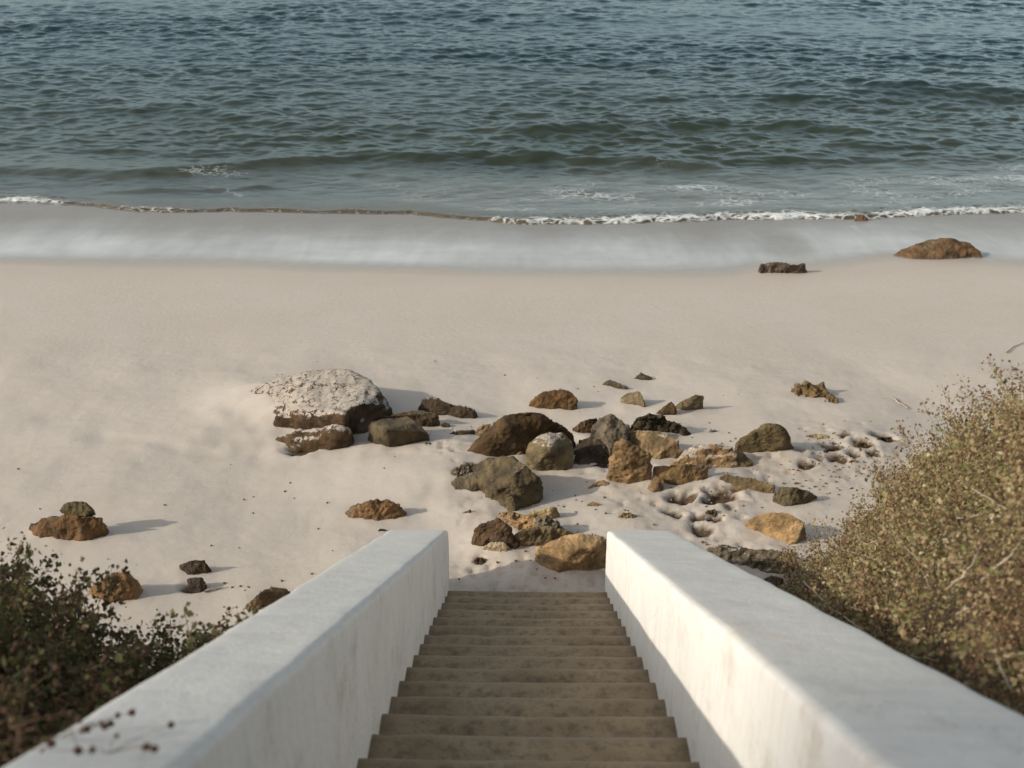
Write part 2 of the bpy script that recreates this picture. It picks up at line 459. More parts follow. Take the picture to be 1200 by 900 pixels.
# ------------------------------------------------------------------ beach
def build_beach():
    xs = spaced([(-600, -60, 60, 40), (-60, -9, 6, .25), (-9, -6, .12, .05), (-6, 6.5, .032, .032), (6.5, 9.5, .05, .15), (9.5, 60, .25, 6), (60, 600, 40, 60)])
    ys = spaced([(-60, -4, 8, 1), (-4, 7.0, .2, .10), (7.0, 7.6, .08, .032), (7.6, 13.2, .032, .032), (13.2, 22, .04, .14), (22, 40, .2, 1.0), (40, 140, 2, 20)])
    X, Y = np.meshgrid(xs, ys)
    Z, soil = ground(X, Y)
    sd = 1 - soil
    # crusted, trampled sand between and right of the rocks
    cx = lambda u, v: on_z(u, v, 0)[:2]
    crust = np.zeros_like(X)
    for (u, v, r) in [(835, 598, .75), (985, 535, .7), (620, 660, .7), (545, 540, .35), (860, 640, .6), (560, 605, .3), (720, 545, .6), (760, 600, .5), (910, 560, .6), (660, 690, .6), (560, 680, .5), (620, 680, .6), (520, 535, .3), (380, 470, .3)]:
        a, b = cx(u, v); crust = np.maximum(crust, np.exp(-((X - a) ** 2 + (Y - b) ** 2) / r ** 2))
    near = (1 - sst(13.0, 14.5, Y)) * sd
    rough = np.clip(crust, 0, 1)
    Z = Z + near * (.0065 * fbm(X * 2.6, Y * 2.6 + 8, octv=2) + .0022 * fbm(X * 10, Y * 10, octv=3))
    Z = Z + near * rough * (.011 * fbm(X * 7, Y * 7 + 1, octv=4, gain=.65) - .03 * sst(.42, .62, fbm(X * 9 + 9, Y * 9, octv=2)))
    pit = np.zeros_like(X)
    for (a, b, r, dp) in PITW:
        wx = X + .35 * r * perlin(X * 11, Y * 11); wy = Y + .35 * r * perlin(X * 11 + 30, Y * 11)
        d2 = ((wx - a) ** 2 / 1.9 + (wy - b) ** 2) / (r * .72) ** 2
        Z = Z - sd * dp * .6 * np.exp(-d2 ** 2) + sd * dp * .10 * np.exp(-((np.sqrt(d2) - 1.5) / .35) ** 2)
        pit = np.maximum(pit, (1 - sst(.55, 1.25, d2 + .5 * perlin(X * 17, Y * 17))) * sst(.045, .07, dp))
    # long low wind ripples and a crease in the open sand on the left
    for pts, w, h in [([(120, 515), (170, 520), (220, 532), (270, 536), (325, 530)], .10, -.012), ([(0, 500), (120, 510), (240, 505)], .5, .02)]:
        q = np.array([cx(u, v) for u, v in pts]); yy = np.interp(X, q[:, 0], q[:, 1]); win = sst(q[0, 0] - .3, q[0, 0], X) * (1 - sst(q[-1, 0], q[-1, 0] + .3, X))
        Z = Z + h * win * np.exp(-((Y - yy) / w) ** 2)
    # sand blown up against the rocks, most on the side facing the land wind
    for (a, b, wx, wy, h) in FOOT:
        if b > 15 or wx < .22: continue
        rx, ry = wx * .62 + .06, wy * .55 + .08
        q = np.sqrt(((X - a + .12 * wx) / rx) ** 2 + ((Y - b) / ry) ** 2)
        Z = Z + sd * (1 - pit) * min(.045, .12 * h) * np.exp(-(q / 1.05) ** 4) * (.7 + .6 * perlin(X * 4 + a, Y * 4))
    ramp = np.zeros_like(X)
    for (u, v, r, h) in [(300, 476, .30, .05), (322, 490, .22, .10), (345, 499, .22, .15), (372, 503, .16, .13), (284, 466, .35, .03)]:
        a, b = cx(u, v - 2); ramp = np.maximum(ramp, h * np.exp(-(((X - a) / (r * 1.3)) ** 2 + ((Y - b) / r) ** 2)))
    Z = Z + ramp
    fe = film_edge(X)
    wet = sst(-.9, .25, Y - fe)
    # sand lies level with the lowest tread at the foot of the stairs
    foot = (np.abs(X) < .9) & (Y < 9.2)
    Z = np.where(foot & (Y > 7.9), Z - .02, Z)
    Z = np.where((np.abs(X) < 1.02) & (Y < 8.05), np.minimum(Z, .16 + (8.1 - Y) * .53 - .40), Z)
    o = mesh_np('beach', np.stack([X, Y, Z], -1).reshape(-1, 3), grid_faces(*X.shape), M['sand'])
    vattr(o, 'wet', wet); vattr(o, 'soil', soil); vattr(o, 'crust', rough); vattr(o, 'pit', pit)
    tag(o, 'pale beige beach sand running down to the water', kind='structure')


# ------------------------------------------------------------------ sea
def build_sea():
    ds = spaced([(-.08, .6, .025, .03), (.6, 8, .03, .045), (8, 24, .045, .085), (24, 60, .085, .25), (60, 140, .45, 6), (140, 3500, 10, 400)])
    ss = np.linspace(-1, 1, 1300)
    nominal = 21.5 + ds
    X = ss[None, :] * (9 + .66 * nominal[:, None]); D = np.repeat(ds[:, None], len(ss), 1)
    Y = shore(X) + D
    dx = (X[:, 1:2] - X[:, 0:1]); dy = np.gradient(Y, axis=0)
    rng = np.random.default_rng(21)
    H = np.zeros_like(X); SX = np.zeros_like(X); SY = np.zeros_like(X)
    # patchy wind
    gust = .75 + .5 * perlin(X * .05, Y * .09 + 3) + .25 * perlin(X * .16 + 4, Y * .3)
    gust = np.clip(gust, .3, 1.5)
    wob = [perlin(X * f + o, Y * f * 1.3 + o) for f, o in ((.12, 3), (.35, 9), (.9, 15))]
    for i in range(140):
        lam = .20 * (2.4 / .20) ** (rng.random() ** 1.35)
        th = rng.normal(0, R(36)) + R(7)
        if i >= 130: lam = rng.uniform(3.0, 8.0); th = rng.normal(0, R(14)) + R(4)
        k = 2 * math.pi / lam; kx, ky = k * math.sin(th), k * math.cos(th)
        slope = .036 * (1.0 if lam < 1.0 else .6) * (.95 if lam > 2.9 else 1)
        a = slope / k
        ph = rng.random() * 6.283
        att = np.clip((lam / np.maximum(dx * 1.0, dy * abs(math.cos(th)))) / 3 - .6, 0, 1)
        arg = kx * X + ky * Y + ph + (1.6 if i % 2 else -1.6) * wob[0 if lam > 1.6 else 1 if lam > .7 else 2]
        c, s = np.cos(arg), np.sin(arg)
        H += att * a * c; SX -= att * a * s * kx / k; SY -= att * a * s * ky / k
    env = .34 + .66 * sst(1.5, 7.5, D) + .25 * sst(8, 20, D)
    env = env * .86
    env = env * sst(0, .7, D) * gust
    H *= env; SX *= env; SY *= env
    # low swells rolling in
    ridges = [([(-200, 205), (0, 200), (150, 204), (300, 193), (450, 184), (600, 182), (750, 190), (850, 198), (930, 200)], .17, .34, 1.1, 60),
              ([(560, 160), (700, 152), (800, 142), (900, 147), (1000, 156), (1070, 165)], .17, .5, 1.3, 40),
              ([(880, 92), (1000, 98), (1100, 106), (1250, 112)], .20, .9, 2.2, 60),
              ([(100, 225), (250, 221), (330, 218)], .06, .2, .5, 30),
              ([(0, 120), (200, 130), (400, 150), (600, 148)], .10, .5, 1.4, 60),
              ([(820, 185), (900, 188), (1000, 182), (1100, 186), (1300, 184)], .08, .35, .9, 40),
              ([(300, 10), (700, 22), (1100, 12)], .16, 1.2, 2.8, 60)]
    ridge_sum = np.zeros_like(X)
    for pts, h, wf, wb, fade in ridges:
        q = np.array([on_z(u, v, SEA)[:2] for u, v in pts])
        yy = np.interp(X, q[:, 0], q[:, 1]) + .25 * perlin(X * .5 + h * 90, X * 0 + wf * 7) + .1 * perlin(X * 1.7, X * 0 + h * 50)
        L = (q[-1, 0] - q[0, 0]) * .14
        win = sst(q[0, 0], q[0, 0] + L, X) * (1 - sst(q[-1, 0] - L, q[-1, 0], X)) * (.75 + .4 * perlin(X * .45 + wf * 30, X * 0 + 1))
        e = Y - yy
        rg = win * np.where(e < 0, np.exp(-(e / wf) ** 2), np.exp(-(e / wb) ** 2))
        H += h * rg * sst(.3, 1.2, D); ridge_sum = np.maximum(ridge_sum, rg * min(1, h / .15))
    bed = ground(X, Y)[0]
    bedn = -.045 * np.clip(Y - 13, 0, 9) - .075 * np.clip(Y - 22, 0, 60)
    Xpx = (X / (np.maximum(Y, 1) + 1.8)) * F + 617         # roughly where along the shore
    white = sst(540, 640, Xpx) + (1 - sst(70, 130, Xpx)) * .9 + .45 * sst(130, 180, Xpx) * (1 - sst(215, 250, Xpx))
    white = np.clip(white, 0, 1)
    lip = (.085 + .02 * white + .02 * perlin(X * 1.3, X * 0 + 3)) * sst(-.08, .10, D) + .02 * white * fbm(X * 7, Y * 7, octv=3) * sst(0, .2, D) * (1 - sst(.6, 1.2, D))
    zl = bedn + lip - .03
    Z = zl + (SEA + H - zl) * sst(.15, 1.8, D)
    X2 = X - SX * .35; Y2 = Y - SY * .35
    o = mesh_np('sea', np.stack([X2, Y2, Z], -1).reshape(-1, 3), grid_faces(*X.shape), M['water'])
    depth = np.clip(Z - bedn, 0, 5)
    foam = white * (.43 + .34 * perlin(X * .7 + 3, X * 0 + 4) + .10 * perlin(X * 4.1 + 3, D * 3)) * (1 - sst(.10, 1.5, D + .6 * perlin(X * .9, X * 0))) * (.5 + .5 * sst(0, .15, D)) + .36 * (1 - sst(.05, .45, D + .2 * perlin(X * 2.5, X * 0 + 3)))
    resid = sst(.3, 1.0, D) * (1 - sst(2.4, 5.0, D + .8 * perlin(X * .3, X * 0 + 8))) * (.30 + .72 * sst(250, 620, Xpx))
    foam = np.maximum(foam, .43 * resid * (.85 + .5 * perlin(X * .6, Y * 1.2)))
    foam = np.maximum(foam, .42 * sst(.3, 1, D) * (1 - sst(3.6, 6.0, D)) * sst(.0, .6, perlin(X * .35 + 6, Y * .8 + 2) + .3 * perlin(X * 1.4, Y * 2)))
    foam = foam + .20 * ridge_sum * sst(2.2, 3.2, D) * (1 - sst(5.0, 7.0, D)) * (.2 + sst(-.1, .5, perlin(X * .8 + 7, Y * .4)))
    vattr(o, 'depth', depth); vattr(o, 'foam', np.clip(foam, 0, 1)); vattr(o, 'calm', 1 - sst(1, 6, D)); vattr(o, 'milk', .42 * resid); vattr(o, 'turb', (1 - sst(.15, 1.5 + .7 * perlin(X * .6, X * 0 + 4), D)) * .9)
    tag(o, 'dark blue green sea with small ripples breaking in a thin foam line', kind='structure')

    # backwash: a skin of milky water sliding over the wet sand
    xs = spaced([(-40, -14, .5, .2), (-14, 14, .09, .09), (14, 40, .2, .5)])
    es = np.linspace(0, 1, 90)
    fe, sh = film_edge(xs), shore(xs)
    X = np.repeat(xs[None, :], len(es), 0); Y = fe[None, :] + (sh + .55 - fe)[None, :] * es[:, None]
    E = Y - fe[None, :]; S = sh[None, :] - Y
    Z = -.045 * np.clip(Y - 13, 0, 9) + .014 + 0 * X
    Z = np.maximum(Z, ground(X, Y)[0] + .010)
    lobes = .45 * perlin(X * .42 + 2, Y * 0 + 5) + .25 * perlin(X * 1.3, Y * 0 + 9)
    milk = sst(-.05, 1.0, E) * (1 - .72 * sst(1.3, 3.6, E + lobes))
    milk = np.clip(milk, 0, 1) * (1 - sst(-.1, -.4, S))
    # clear lee behind the stranded rock and log
    for (u, v, r) in [(918, 285, .7)]:
        q = on_z(u, v, -.25); milk = milk * (1 - .45 * np.exp(-(((X - q[0]) / (r * .75)) ** 2 + ((Y - q[1]) / (r * 1.6)) ** 2) ** 2))
    for pts, w, a in [([(865, 300), (872, 275), (888, 255)], .05, .5), ([(950, 300), (945, 275), (948, 258)], .05, .5), ([(1000, 262), (1008, 272), (1020, 282)], .07, .8), ([(1120, 268), (1135, 272), (1155, 285)], .07, .9), ([(1050, 268), (1090, 262), (1120, 268)], .12, .5)]:
        q = np.array([on_z(u, vv, -.28)[:2] for u, vv in pts])
        for i in range(2):
            p, d = q[i], q[i + 1] - q[i]; L2 = (d ** 2).sum(); tt = np.clip(((X - p[0]) * d[0] + (Y - p[1]) * d[1]) / L2, 0, 1)
            dist = np.hypot(X - p[0] - tt * d[0], Y - p[1] - tt * d[1]); milk = np.maximum(milk, a * np.exp(-(dist / w) ** 2))
    thick = sst(0, 1.4, E)
    o = mesh_np('backwash', np.stack([X, Y, Z], -1).reshape(-1, 3), grid_faces(*X.shape), M['film'])
    vattr(o, 'milk', milk); vattr(o, 'thick', thick)
    tag(o, 'thin milky sheet of backwash over the wet sand', kind='structure')


# ------------------------------------------------------------------ walls
def build_wall(side):
    ys = spaced([(-3.0, 8.18, .05, .05), (8.18, 8.33, .015, .008)])
    secs = []
    r = .036
    for y in ys:
        f = (8.33 - y) / 6.3
        xi = .690
        xo = (1.26 - .075 * f) if side > 0 else (1.215 - .16 * min(f, 1.1))
        zt = float(wall_top(y)) + (.0 if side > 0 else -.01)
        zb = -.35 if y > 6.5 else zt - 1.6
        e = max(0, y - (8.33 - r)); ins = r - math.sqrt(max(r * r - e * e, 0))
        xi2, xo2, zt2 = xi + ins, xo - ins, zt - ins
        pts = []
        for k in range(14): pts.append((xi2, zb + (zt2 - r - zb) * k / 13))
        for k in range(1, 6):
            a = R(90) * k / 6; pts.append((xi2 + r - r * math.cos(a), zt2 - r + r * math.sin(a)))
        for k in range(11): pts.append((xi2 + r + (xo2 - xi2 - 2 * r) * k / 10, zt2))
        for k in range(1, 6):
            a = R(90) * k / 6; pts.append((xo2 - r + r * math.sin(a), zt2 - r + r * math.cos(a)))
        for k in range(14): pts.append((xo2, zt2 - r + (zb - zt2 + r) * k / 13))
        secs.append([(side * px, y, pz) for px, pz in pts])
    V = np.array(secs); n, m, _ = V.shape
    Vf = V.reshape(-1, 3)
    # hand-trowelled unevenness
    dn = .006 * fbm(Vf[:, 0] * 2.2, Vf[:, 1] * 1.6, Vf[:, 2] * 2.2 + side * 9, octv=3) + .002 * fbm(Vf[:, 0] * 9, Vf[:, 1] * 9, Vf[:, 2] * 9, octv=2)
    dn2 = .006 * fbm(Vf[:, 0] * 2.2 + 40, Vf[:, 1] * 1.6, Vf[:, 2] * 2.2, octv=3)
    Vf = Vf + np.stack([dn, dn2 * 0, dn2], -1)
    Fq = grid_faces(n, m)
    Fs = Fq if side < 0 else Fq[:, ::-1]
    cap = np.arange((n - 1) * m, n * m)
    o = mesh_np('parapet_wall', Vf, Fs, M['wall'])
    bm = bmesh.new(); bm.from_mesh(o.data); bm.verts.ensure_lookup_table()
    f = bm.faces.new([bm.verts[i] for i in cap]); f.smooth = False
    bmesh.ops.recalc_face_normals(bm, faces=bm.faces)
    bm.to_mesh(o.data); bm.free()
    return o


def build_stairs():
    root = bpy.data.objects.new('staircase', None); root.location = (0, 8.1, 0); link(root)
    tag(root, 'worn sandy brown concrete steps descending between two white walls to the beach', 'staircase', kind='thing')
    tread, rise = .329, .1744
    W = .70
    for i in range(31):
        yn = 8.1 - i * tread; zt = .16 + i * rise
        # profile: nosing at +y, tread back to the next riser; swept over x with wear
        xs = np.linspace(-W, W, 57)
        prof = [(-.02 - tread, -.02), (-tread * .98, 0), (-tread * .75, 0), (-tread * .5, 0), (-tread * .25, 0), (-.06, 0), (-.025, -.001), (-.010, -.005), (-.002, -.013), (0, -.026), (0, -.08), (0, -rise - .02)]
        P = np.array(prof)
        X = np.repeat(xs[None, :], len(P), 0)
        Y = yn + P[:, 0][:, None] + 0 * X; Z = zt + P[:, 1][:, None] + 0 * X
        edge = np.exp(-(P[:, 0][:, None] / .05) ** 2) * (P[:, 1][:, None] > -.03)
        sag = .010 * np.cos(X / W * 1.5)
        chip = np.clip(fbm(X * 4 + i * 3, Y * 4, octv=3) - .35, 0, 1)
        Z = Z - edge * (.004 + chip * .025) - sag * .4 + .004 * fbm(X * 3, Y * 3 + i, octv=3)
        Y = Y - edge * (.005 * fbm(X * 5 + i, X * 0 + i * 2.3, octv=3) + .012 * chip) + .006 * perlin(X * 1.3, X * 0 + i * 1.7)
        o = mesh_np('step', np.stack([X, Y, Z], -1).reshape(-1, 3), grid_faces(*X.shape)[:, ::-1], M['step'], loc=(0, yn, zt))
        o.parent = root; o.location = (0, yn - 8.1, zt)
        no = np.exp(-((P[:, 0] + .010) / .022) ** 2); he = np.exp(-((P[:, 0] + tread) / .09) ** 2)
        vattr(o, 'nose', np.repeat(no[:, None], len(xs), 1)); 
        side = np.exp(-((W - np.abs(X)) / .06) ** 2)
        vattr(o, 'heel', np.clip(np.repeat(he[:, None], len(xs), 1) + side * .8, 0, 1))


# ------------------------------------------------------------------ rocks
def smooth_np(V, E, it, lam=.5):
    n = len(V); cnt = np.bincount(E.ravel(), minlength=n).astype(float)[:, None]
    for _ in range(it):
        S = np.zeros_like(V)
        for k in range(3):
            S[:, k] = np.bincount(E[:, 0], V[E[:, 1], k], n) + np.bincount(E[:, 1], V[E[:, 0], k], n)
        V = V + lam * (S / np.maximum(cnt, 1) - V)
    return V


FOOT = []
_seed = [0]


def rock(label, color, hulls, sandy=0.0, rough=1.0, lump=1.0, sm=2, name='rock', group=None, strata=0.0, drop=None, back=.55, mat='rock', cat='rock', holes=0.0):
    _seed[0] += 1; sd = _seed[0] * 13.7
    bmT = bmesh.new(); allp = []
    for pts in hulls:
        P = []
        yb = [at(u, v, h)[1] for (u, v, h) in pts if h <= .03]; yb = (np.mean(yb) if yb else -99) + .03
        for (u, v, h) in pts:
            q = at(u, v, h); P.append(q)
            if h > .03:
                zg = q[2] - h
                lo = zg - .12 if drop is None else zg + drop
                P.append(np.array([q[0] * 1.0, q[1] + back * (h - (drop or 0)) + .02, lo if drop is not None else zg - .1]))
                P.append(np.array([q[0], q[1] + back * .35 * h, zg + (h * .78 if drop is None else drop + (h - drop) * .7)]))
                if drop is None: P.append(np.array([q[0], max(q[1], yb), zg - .1]))
            else:
                P.append(q - np.array([0, 0, .10 if drop is None else 0]))
        P = np.array(P); allp.append(P)
        vs = [bmT.verts.new(p) for p in P]
        res = bmesh.ops.convex_hull(bmT, input=vs)
        junk = [g for g in set(res['geom_interior']) | set(res['geom_unused']) if isinstance(g, bmesh.types.BMVert)]
        if junk: bmesh.ops.delete(bmT, geom=junk, context='VERTS')
    A = np.concatenate(allp); lo, hi = A.min(0), A.max(0); size = float(np.sort(hi - lo)[-1]); mn = float(np.sort(hi - lo)[1])
    me = bpy.data.meshes.new(name); bmT.to_mesh(me); bmT.free()
    tmp = bpy.data.objects.new('tmp', me); COL.objects.link(tmp)
    md = tmp.modifiers.new('r', 'REMESH'); md.mode = 'VOXEL'; md.voxel_size = max(size / 75, .0035); md.adaptivity = 0
    dg = bpy.context.evaluated_depsgraph_get(); dg.update()
    em = bpy.data.meshes.new_from_object(tmp.evaluated_get(dg))
    bpy.data.objects.remove(tmp); bpy.data.meshes.remove(me)
    n = len(em.vertices); V = np.empty(n * 3, np.float32); em.vertices.foreach_get('co', V); V = V.reshape(-1, 3).astype(float)
    E = np.empty(len(em.edges) * 2, np.int32); em.edges.foreach_get('vertices', E); E = E.reshape(-1, 2)
    V = smooth_np(V, E, sm)
    em.vertices.foreach_set('co', V.astype(np.float32).ravel()); em.update()
    N = np.empty(n * 3, np.float32); em.vertex_normals.foreach_get('vector', N); N = N.reshape(-1, 3).astype(float)
    s = 1.0 / max(mn, .05)
    a = min(mn, .5)
    x, y, z = V[:, 0] * s + sd, V[:, 1] * s, V[:, 2] * s
    d = lump * .075 * a * fbm(x * .9, y * .9, z * .9, octv=2)
    rid = 1 - np.abs(fbm(x * 1.7, y * 1.7 + 4, z * 1.7, octv=4)) * 1.6
    d += rough * .058 * a * (rid - rid.mean() + .12)
    d += rough * .022 * a * fbm(x * 6, y * 6, z * 6, octv=3)
    X, Y, Z = V[:, 0], V[:, 1], V[:, 2]
    d += rough * .007 * fbm(X * 28 + sd, Y * 28, Z * 28, octv=3)
    if strata: d += strata * .018 * np.sin(Z * 70 + 3 * perlin(X * 4, Y * 4 + sd, Z * 2))
    if holes: d -= holes * .05 * sst(.18, .45, fbm(X * 9 + sd, Y * 9, Z * 9, octv=2))
    V = V + N * d[:, None]
    loc = np.array([(lo[0] + hi[0]) / 2, (lo[1] + hi[1]) / 2, float(sand((lo[0] + hi[0]) / 2, (lo[1] + hi[1]) / 2))])
    em.vertices.foreach_set('co', (V - loc).astype(np.float32).ravel()); em.update()
    em.polygons.foreach_set('use_smooth', np.ones(len(em.polygons), bool))
    em.name = name; em.materials.clear(); em.materials.append(M[mat])
    o = bpy.data.objects.new(name, em); o.location = loc; link(o)
    o.color = (*color, sandy)
    if drop is None: FOOT.append((loc[0], loc[1], float(hi[0] - lo[0]), float(hi[1] - lo[1]), float(hi[2] - loc[2])))
    tag(o, label, cat, group)
    return o


BR, OR_, OL, DK, GR, TAN = (.125, .078, .038), (.31, .205, .105), (.120, .092, .052), (.070, .050, .031), (.155, .128, .090), (.25, .18, .10)


def build_rocks():
    r = rock
    r('largest boulder, left of the pile, with a sand covered top and dark right face', (.088, .054, .028),
      [[(283, 466, .02), (297, 456, .10), (316, 448, .17), (345, 440, .26), (380, 435, .33), (410, 437, .37), (432, 445, .38), (447, 460, .33), (457, 477, .2), (461, 489, .02), (404, 482, .36), (425, 470, .40), (385, 482, .33), (345, 482, .22), (322, 482, .12), (447, 500, 0), (430, 511, 0), (400, 514, 0), (350, 500, .04), (318, 490, .02)],
       [(322, 488, .16), (345, 476, .27), (372, 474, .32), (395, 478, .38), (404, 486, .36), (396, 496, .22), (360, 496, .18), (338, 494, .14)],
       [(318, 513, .05), (328, 508, .12), (360, 505, .19), (385, 499, .25), (404, 503, .27), (412, 510, .12), (405, 521, 0), (378, 528, 0), (345, 526, 0), (325, 519, 0)]], sandy=.92, rough=1.5, strata=.25, sm=2)
    r('squared olive brown block with a pale cracked end, right of the large sandy boulder', OL,
      [[(430, 499, .2), (435, 494, .26), (453, 504, .29), (453, 523, 0), (431, 521, 0), (449, 490, .29), (478, 487, .28), (487, 495, .27), (502, 507, .15), (505, 517, 0)]], rough=.5, sm=2, lump=.4)
    r('low brown slab lying just behind the squared olive block', BR,
      [[(447, 489, .17), (462, 484, .2), (495, 480, .22), (512, 483, .2), (515, 492, .08), (510, 499, 0), (497, 502, 0), (460, 496, .05)]], rough=.8, sandy=.35)
    r('long dark rock with a sandy cap, behind the low brown slab', DK,
      [[(490, 477, .08), (497, 468, .18), (510, 467, .21), (528, 472, .19), (530, 488, 0), (512, 488, .0), (493, 482, .02)], [(525, 472, .17), (548, 477, .16), (557, 481, .12), (559, 487, .02), (550, 491, 0), (525, 490, 0)]], rough=.8, sandy=.55)
    r('tiny dark stone in the shade between the slab and the pointed brown boulder', DK, [[(517, 497, .03), (522, 494, .06), (527, 497, .04), (525, 501, 0), (518, 501, 0)]])
    r('thin flat stone half buried left of the pointed brown boulder', OL, [[(526, 508, .02), (535, 505, .05), (555, 504, .06), (558, 507, .02), (547, 509, 0), (537, 511, 0)]], sandy=.5)
    r('oval rust brown rock alone on the sand above the pointed brown boulder', (.150, .085, .037),
      [[(619, 475, .03), (628, 466, .15), (643, 459, .24), (655, 458, .25), (670, 461, .22), (677, 469, .14), (677, 480, 0), (660, 481, 0), (635, 480, 0), (624, 477, 0)]], rough=.8)
    r('big pointed brown boulder leaning like a fin in the middle of the rocks', (.105, .064, .029),
      [[(545, 531, .0), (552, 522, .06), (565, 507, .22), (580, 494, .4), (592, 486, .54), (606, 481, .60), (620, 480, .62), (632, 482, .60), (645, 492, .48), (660, 499, .40), (671, 508, .28), (674, 525, 0), (650, 535, 0), (612, 534, 0), (575, 533, 0), (590, 503, .42), (602, 516, .28), (560, 534, 0)]], rough=1.0, sm=2)
    r('small tan stone tucked behind the left flank of the pointed brown boulder', TAN, [[(556, 506, .04), (562, 499, .13), (575, 496, .2), (578, 505, .12), (565, 511, .02)]])
    r('round olive boulder with a star of pale sand on its face', (.19, .15, .085),
      [[(617, 530, .2), (620, 519, .32), (632, 509, .43), (646, 506, .46), (660, 508, .42), (670, 519, .33), (672, 534, .2), (666, 546, .06), (654, 553, .0), (640, 551, .02), (622, 541, .1), (645, 526, .42)]], rough=.5, sm=4, sandy=.74)
    r('small orange stone wedged under the round olive boulder', OR_, [[(604, 535, .05), (608, 525, .16), (617, 522, .18), (619, 537, .03), (612, 541, 0)]], rough=.6)
    r('broad olive grey mound of rock in front of the pointed brown boulder', (.125, .096, .055),
      [[(556, 548, .14), (566, 541, .24), (582, 538, .34), (603, 536, .46), (618, 543, .47), (629, 556, .36), (633, 572, .14), (624, 588, 0), (608, 596, 0), (590, 590, .06), (582, 575, .2), (560, 566, .1)],
       [(524, 571, .0), (535, 563, .06), (556, 558, .12), (575, 562, .16), (580, 573, .08), (556, 573, .0), (530, 572, 0)], [(580, 580, .1), (600, 576, .24), (609, 588, .08), (605, 601, 0), (593, 599, 0), (582, 588, .02)]], rough=1.4, sm=2, sandy=.35)
    r('crumbly grey rock at the upper left edge of the grey mound', GR, [[(529, 558, .02), (533, 549, .10), (546, 542, .15), (560, 544, .15), (564, 553, .1), (550, 561, .02), (535, 563, 0)]], rough=1.8, sandy=.6, holes=.5)
    r('flaking orange slab with dark pits just above the stairs', OR_, [[(583, 600, .10), (592, 599, .15), (620, 603, .18), (640, 613, .12), (637, 620, .04), (612, 621, .04), (592, 611, .05)]], rough=1.3, holes=.7)
    r('small yellowish block right of the pitted orange slab', (.40, .30, .16), [[(621, 602, .07), (645, 596, .15), (653, 594, .14), (656, 602, .05), (642, 607, 0), (625, 608, 0)]], rough=.7)
    r('flat olive stone lying between the dark brown rock and the big ochre block', (.27, .20, .105), [[(603, 629, .10), (612, 621, .2), (640, 618, .22), (660, 622, .18), (673, 627, .1), (655, 633, .04), (630, 636, 0), (607, 637, 0)]], rough=.9, sandy=.35)
    r('dark stone with a grey crust perched beside the pitted orange slab', GR, [[(626, 613, .14), (637, 605, .22), (652, 612, .17), (662, 622, .08), (640, 624, .06), (628, 620, .08)]], rough=1.6, sandy=.4)
    r('dark brown cracked rock between the two stair walls', (.105, .066, .038), [[(554, 633, .04), (556, 620, .2), (563, 613, .28), (583, 609, .33), (592, 614, .30), (605, 632, .08), (607, 641, 0), (580, 638, .0), (558, 640, 0)]], rough=.9, sm=2)
    r('flat pale stone at the foot of the dark brown cracked rock', (.44, .35, .25), [[(566, 642, .02), (576, 636, .08), (590, 636, .10), (600, 643, .03), (595, 648, 0), (578, 648, 0)]], sandy=.5)
    r('big ochre block with a dark right end beside the right wall end', (.40, .265, .135), [[(625, 652, .06), (630, 640, .23), (645, 632, .32), (670, 627, .37), (690, 626, .38), (712, 632, .34), (713, 662, 0), (693, 667, 0), (650, 666, 0), (631, 658, 0), (693, 642, .33), (672, 643, .33), (690, 664, .0)]], rough=.65, sm=2, lump=.3, sandy=.25)
    r('flat brown slab right of the rust brown oval rock', BR, [[(670, 502, .06), (680, 494, .2), (700, 489, .24), (705, 500, .12), (690, 508, 0), (673, 509, 0)]], rough=.8)
    r('lumpy grey brown rock with a crumbly front, centre of the right hand pile', GR, [[(697, 500, .24), (703, 491, .37), (715, 488, .44), (728, 490, .42), (737, 501, .32), (733, 518, .22), (715, 525, .2), (690, 520, .16), (686, 535, 0), (716, 545, 0), (705, 512, .28)]], rough=1.2, holes=.2, sandy=.3)
    r('dark rock in shade between the round olive boulder and the upright orange rock', DK, [[(680, 516, .17), (695, 512, .24), (712, 522, .22), (716, 540, .06), (702, 550, 0), (676, 549, 0), (668, 543, 0)]], rough=1.2)
    r('small black stone at the base of the dark shaded rock', DK, [[(690, 547, .04), (700, 543, .08), (712, 543, .06), (712, 551, 0), (694, 552, 0)]])
    r('upright orange rock with a sandy grey right face', OR_, [[(715, 530, .42), (722, 517, .58), (730, 513, .62), (738, 521, .55), (742, 545, .2), (744, 567, 0), (735, 565, 0), (722, 550, .16), (716, 540, .26)],
      [(732, 514, .6), (740, 522, .54), (755, 530, .44), (765, 534, .40), (762, 548, .2), (757, 560, .04), (745, 566, 0), (738, 545, .28)]], rough=1.0, sm=2, sandy=.18)
    r('rounded tan rock with a sandy back behind the upright orange rock', TAN, [[(728, 508, .22), (745, 503, .30), (775, 504, .32), (795, 517, .27), (800, 530, .12), (792, 538, 0), (768, 536, .05)]], rough=.8, sandy=.6)
    r('dark jagged rock at the top of the right hand pile', (.065, .050, .028), [[(738, 499, .12), (745, 488, .26), (762, 484, .34), (780, 487, .3), (785, 505, .05), (770, 508, .0), (744, 506, 0)], [(775, 490, .25), (795, 495, .2), (811, 507, .03), (800, 510, 0), (780, 507, 0)]], rough=1.3, holes=.4)
    r('brown wedge shaped slab pointing right below the rounded tan rock', (.25, .165, .08), [[(766, 546, .22), (800, 544, .24), (831, 545, .18), (815, 556, .1), (794, 568, 0), (780, 563, .02), (771, 553, .12)]], rough=.7, sm=2, sandy=.15)
    r('small brown pyramid stone below the brown wedge slab', (.24, .16, .09), [[(757, 575, 0), (768, 557, .15), (773, 560, .14), (778, 573, .02), (765, 578, 0)]], rough=.8)
